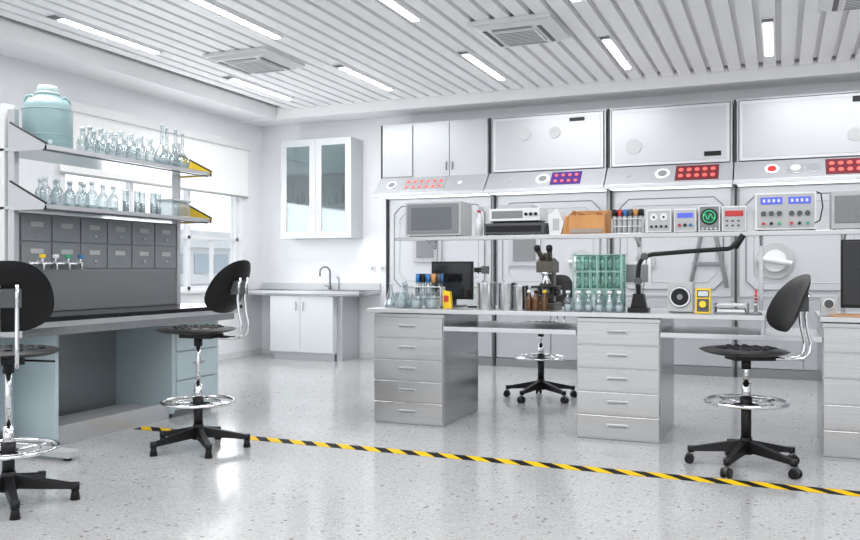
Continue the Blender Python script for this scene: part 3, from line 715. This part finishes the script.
# ------------------------------------------------------------ stools
def stool(loc,rot,sz,rz,casters=True,arot=0.3):
    b=B('lab_stool')
    hub=.135 if casters else .115
    R=.32
    b.rod((0,0,hub-.05),(0,0,hub+.05),.042,BLACK,r2=.034)
    for k in range(5):
        a=arot+k*2*math.pi/5; c,s_=math.cos(a),math.sin(a)
        e=hub-.045
        M=Matrix.Rotation(a,4,'Z')
        vs=[(.02,-.026,hub-.035),(.02,.026,hub-.035),(.02,.022,hub+.035),(.02,-.022,hub+.035),(R,-.02,e-.012),(R,.02,e-.012),(R,.016,e+.014),(R,-.016,e+.014)]
        V=[b.bm.verts.new(M@Vector(v)) for v in vs]
        b._fin([b.bm.faces.new([V[i] for i in f]) for f in ((0,1,2,3),(7,6,5,4),(0,4,5,1),(1,5,6,2),(2,6,7,3),(3,7,4,0))],BLACK,False)
        b.rod((c*R,s_*R,e-.018),(c*R,s_*R,e+.018),.022,BLACK)
        if casters:
            b.rod((c*R,s_*R,e-.018),(c*R,s_*R,.05),.008,CHROME,seg=8)
            px,py=-s_,c; ox,oy=c*(R+.01),s_*(R+.01)
            for sd in (-1,1):
                b.rod((ox+px*sd*.008,oy+py*sd*.008,.028),(ox+px*sd*.028,oy+py*sd*.028,.028),.028,BLACK,seg=18)
            b.rod((ox-px*.012,oy-py*.012,.04),(ox+px*.012,oy+py*.012,.04),.026,DGREY,seg=14)
        else:
            b.rod((c*R,s_*R,0),(c*R,s_*R,e-.01),.026,BLACK,r2=.016)
    b.rod((0,0,hub+.04),(0,0,rz-.03),.030,BLACK); b.rod((0,0,rz),(0,0,rz+.12),.026,CHROME); b.rod((0,0,rz+.1),(0,0,sz-.06),.016,CHROME)
    b.rod((0,0,rz-.045),(0,0,rz+.03),.036,BLACK)
    b.torus((0,0,rz),.235,.012,CHROME,48)
    b.torus((0,0,rz-.005),.15,.006,CHROME,36)
    for k in range(4):
        a=.4+k*math.pi/2; b.rod((.03*math.cos(a),.03*math.sin(a),rz-.01),(.23*math.cos(a),.23*math.sin(a),rz-.003),.008,CHROME,seg=8)
    b.box(-.10,.15,-.075,.075,sz-.065,sz-.035,BLACK); b.rod((0,0,sz-.12),(0,0,sz-.06),.028,BLACK)
    b.rod((-.02,.07,sz-.06),(-.05,.22,sz-.075),.006,BLACK,seg=8)
    def seat(u,v,top):
        a=2*math.pi*u; n=2.6
        ca,sa=math.cos(a),math.sin(a)
        rr=1/((abs(ca)**n+abs(sa)**n)**(1/n))
        rad=v*rr
        x=rad*ca*.25-.015; y=rad*sa*.25
        dish=.012*v*v
        if top: return (x,y,sz-.02+.024*(1-v**6)+dish)
        return (x,y,sz-.038+.018*v**8+dish)
    b.grid(lambda u,v: seat(u,v,True),40,10,BLACKR); b.grid(lambda u,v: seat(u,v,False),40,10,BLACKR)
    for i in range(-3,4):
        for j in range(-3,4):
            if i*i+j*j<12: b.lathe([(.019,0),(.015,.006),(0,.007)],(i*.05,j*.052,sz+.003+.012*((i*.05)**2+(j*.052)**2)/.056),BLACKR,8)
    bz=sz+.28
    def pad(u,v,off):
        a=2*math.pi*u; n=2.4; ca,sa=math.cos(a),math.sin(a)
        rr=1/((abs(ca)**n+abs(sa)**n)**(1/n))
        yy=v*rr*ca*.205; zz=v*rr*sa*.175
        yy*=1-.12*(zz/.17)
        thick=.024*(1-v**5)
        x=.295+.42*zz -1.4*yy*yy + (thick if off else -thick)
        return (x,yy,bz+zz)
    b.grid(lambda u,v: pad(u,v,True),36,8,BLACKR); b.grid(lambda u,v: pad(u,v,False),36,8,BLACKR)
    for sgn in (-1,1):
        y=sgn*.04
        pts=[(.06,y,sz-.05),(.24,y,sz-.06),(.33,y,sz-.055),(.37,y,sz-.02),(.375,y,sz+.04),(.355,y,sz+.12),(.345,y,sz+.2),(.35,y,sz+.27),(.365,y,sz+.34)]
        b.tube(pts,.010,CHROME,8)
    b.box(.305,.355,-.06,.06,bz-.05,bz+.04,DGREY)
    b.done(loc=loc,rot=rot)
stool((-3.61,4.60,0),0.0,.81,.315,False,.55)
stool((-3.66,3.14,0),-.72,.79,.28,False,.1)
stool((-.19,5.44,0),.40,.72,.40,True,.25)
stool((-2.06,7.62,0),1.3,.70,.385,True,.6)

# ------------------------------------------------------------ lighting
w=bpy.data.worlds.new('world'); sc.world=w; w.use_nodes=True
nt=w.node_tree; bg=nt.nodes['Background']
tc=nt.nodes.new('ShaderNodeTexCoord'); sp=nt.nodes.new('ShaderNodeSeparateXYZ'); rp=nt.nodes.new('ShaderNodeValToRGB'); mr=nt.nodes.new('ShaderNodeMapRange')
nt.links.new(tc.outputs['Generated'],sp.inputs[0]); nt.links.new(sp.outputs[2],mr.inputs['Value']); mr.inputs['From Min'].default_value=-.4; mr.inputs['From Max'].default_value=.4
nt.links.new(mr.outputs['Result'],rp.inputs['Fac']); rp.color_ramp.elements[0].color=(.55,.56,.57,1); rp.color_ramp.elements[1].color=(.96,.98,1,1)
rp.color_ramp.elements[0].position=.2; rp.color_ramp.elements[1].position=.75
nt.links.new(rp.outputs['Color'],bg.inputs[0]); bg.inputs[1].default_value=1.75
def area(name,loc,sx,sy,p,rot=(0,0,0),col=(1,1,1)):
    l=bpy.data.lights.new(name,'AREA'); l.shape='RECTANGLE'; l.size=sx; l.size_y=sy; l.energy=p; l.color=col
    o=bpy.data.objects.new(name,l); o.location=loc; o.rotation_euler=rot; sc.collection.objects.link(o); return o
for x in (-5.0,-2.2,.6):
    for y in (1.5,4.3,8.6):
        area('ceiling_area_light',(x,y,3.24),1.6,1.0,38)
area('window_daylight',(XL+.12,8.2,1.6),1.2,2.4,36,(0,math.radians(-90),0),(.95,.98,1))

# ------------------------------------------------------------ camera
cd=bpy.data.cameras.new('camera'); cam=bpy.data.objects.new('camera',cd); sc.collection.objects.link(cam)
cd.sensor_width=36; cd.lens=838/860*36
cam.location=(0,0,1.2); cam.rotation_euler=(math.radians(90),0,math.radians(22.67))
sc.camera=cam
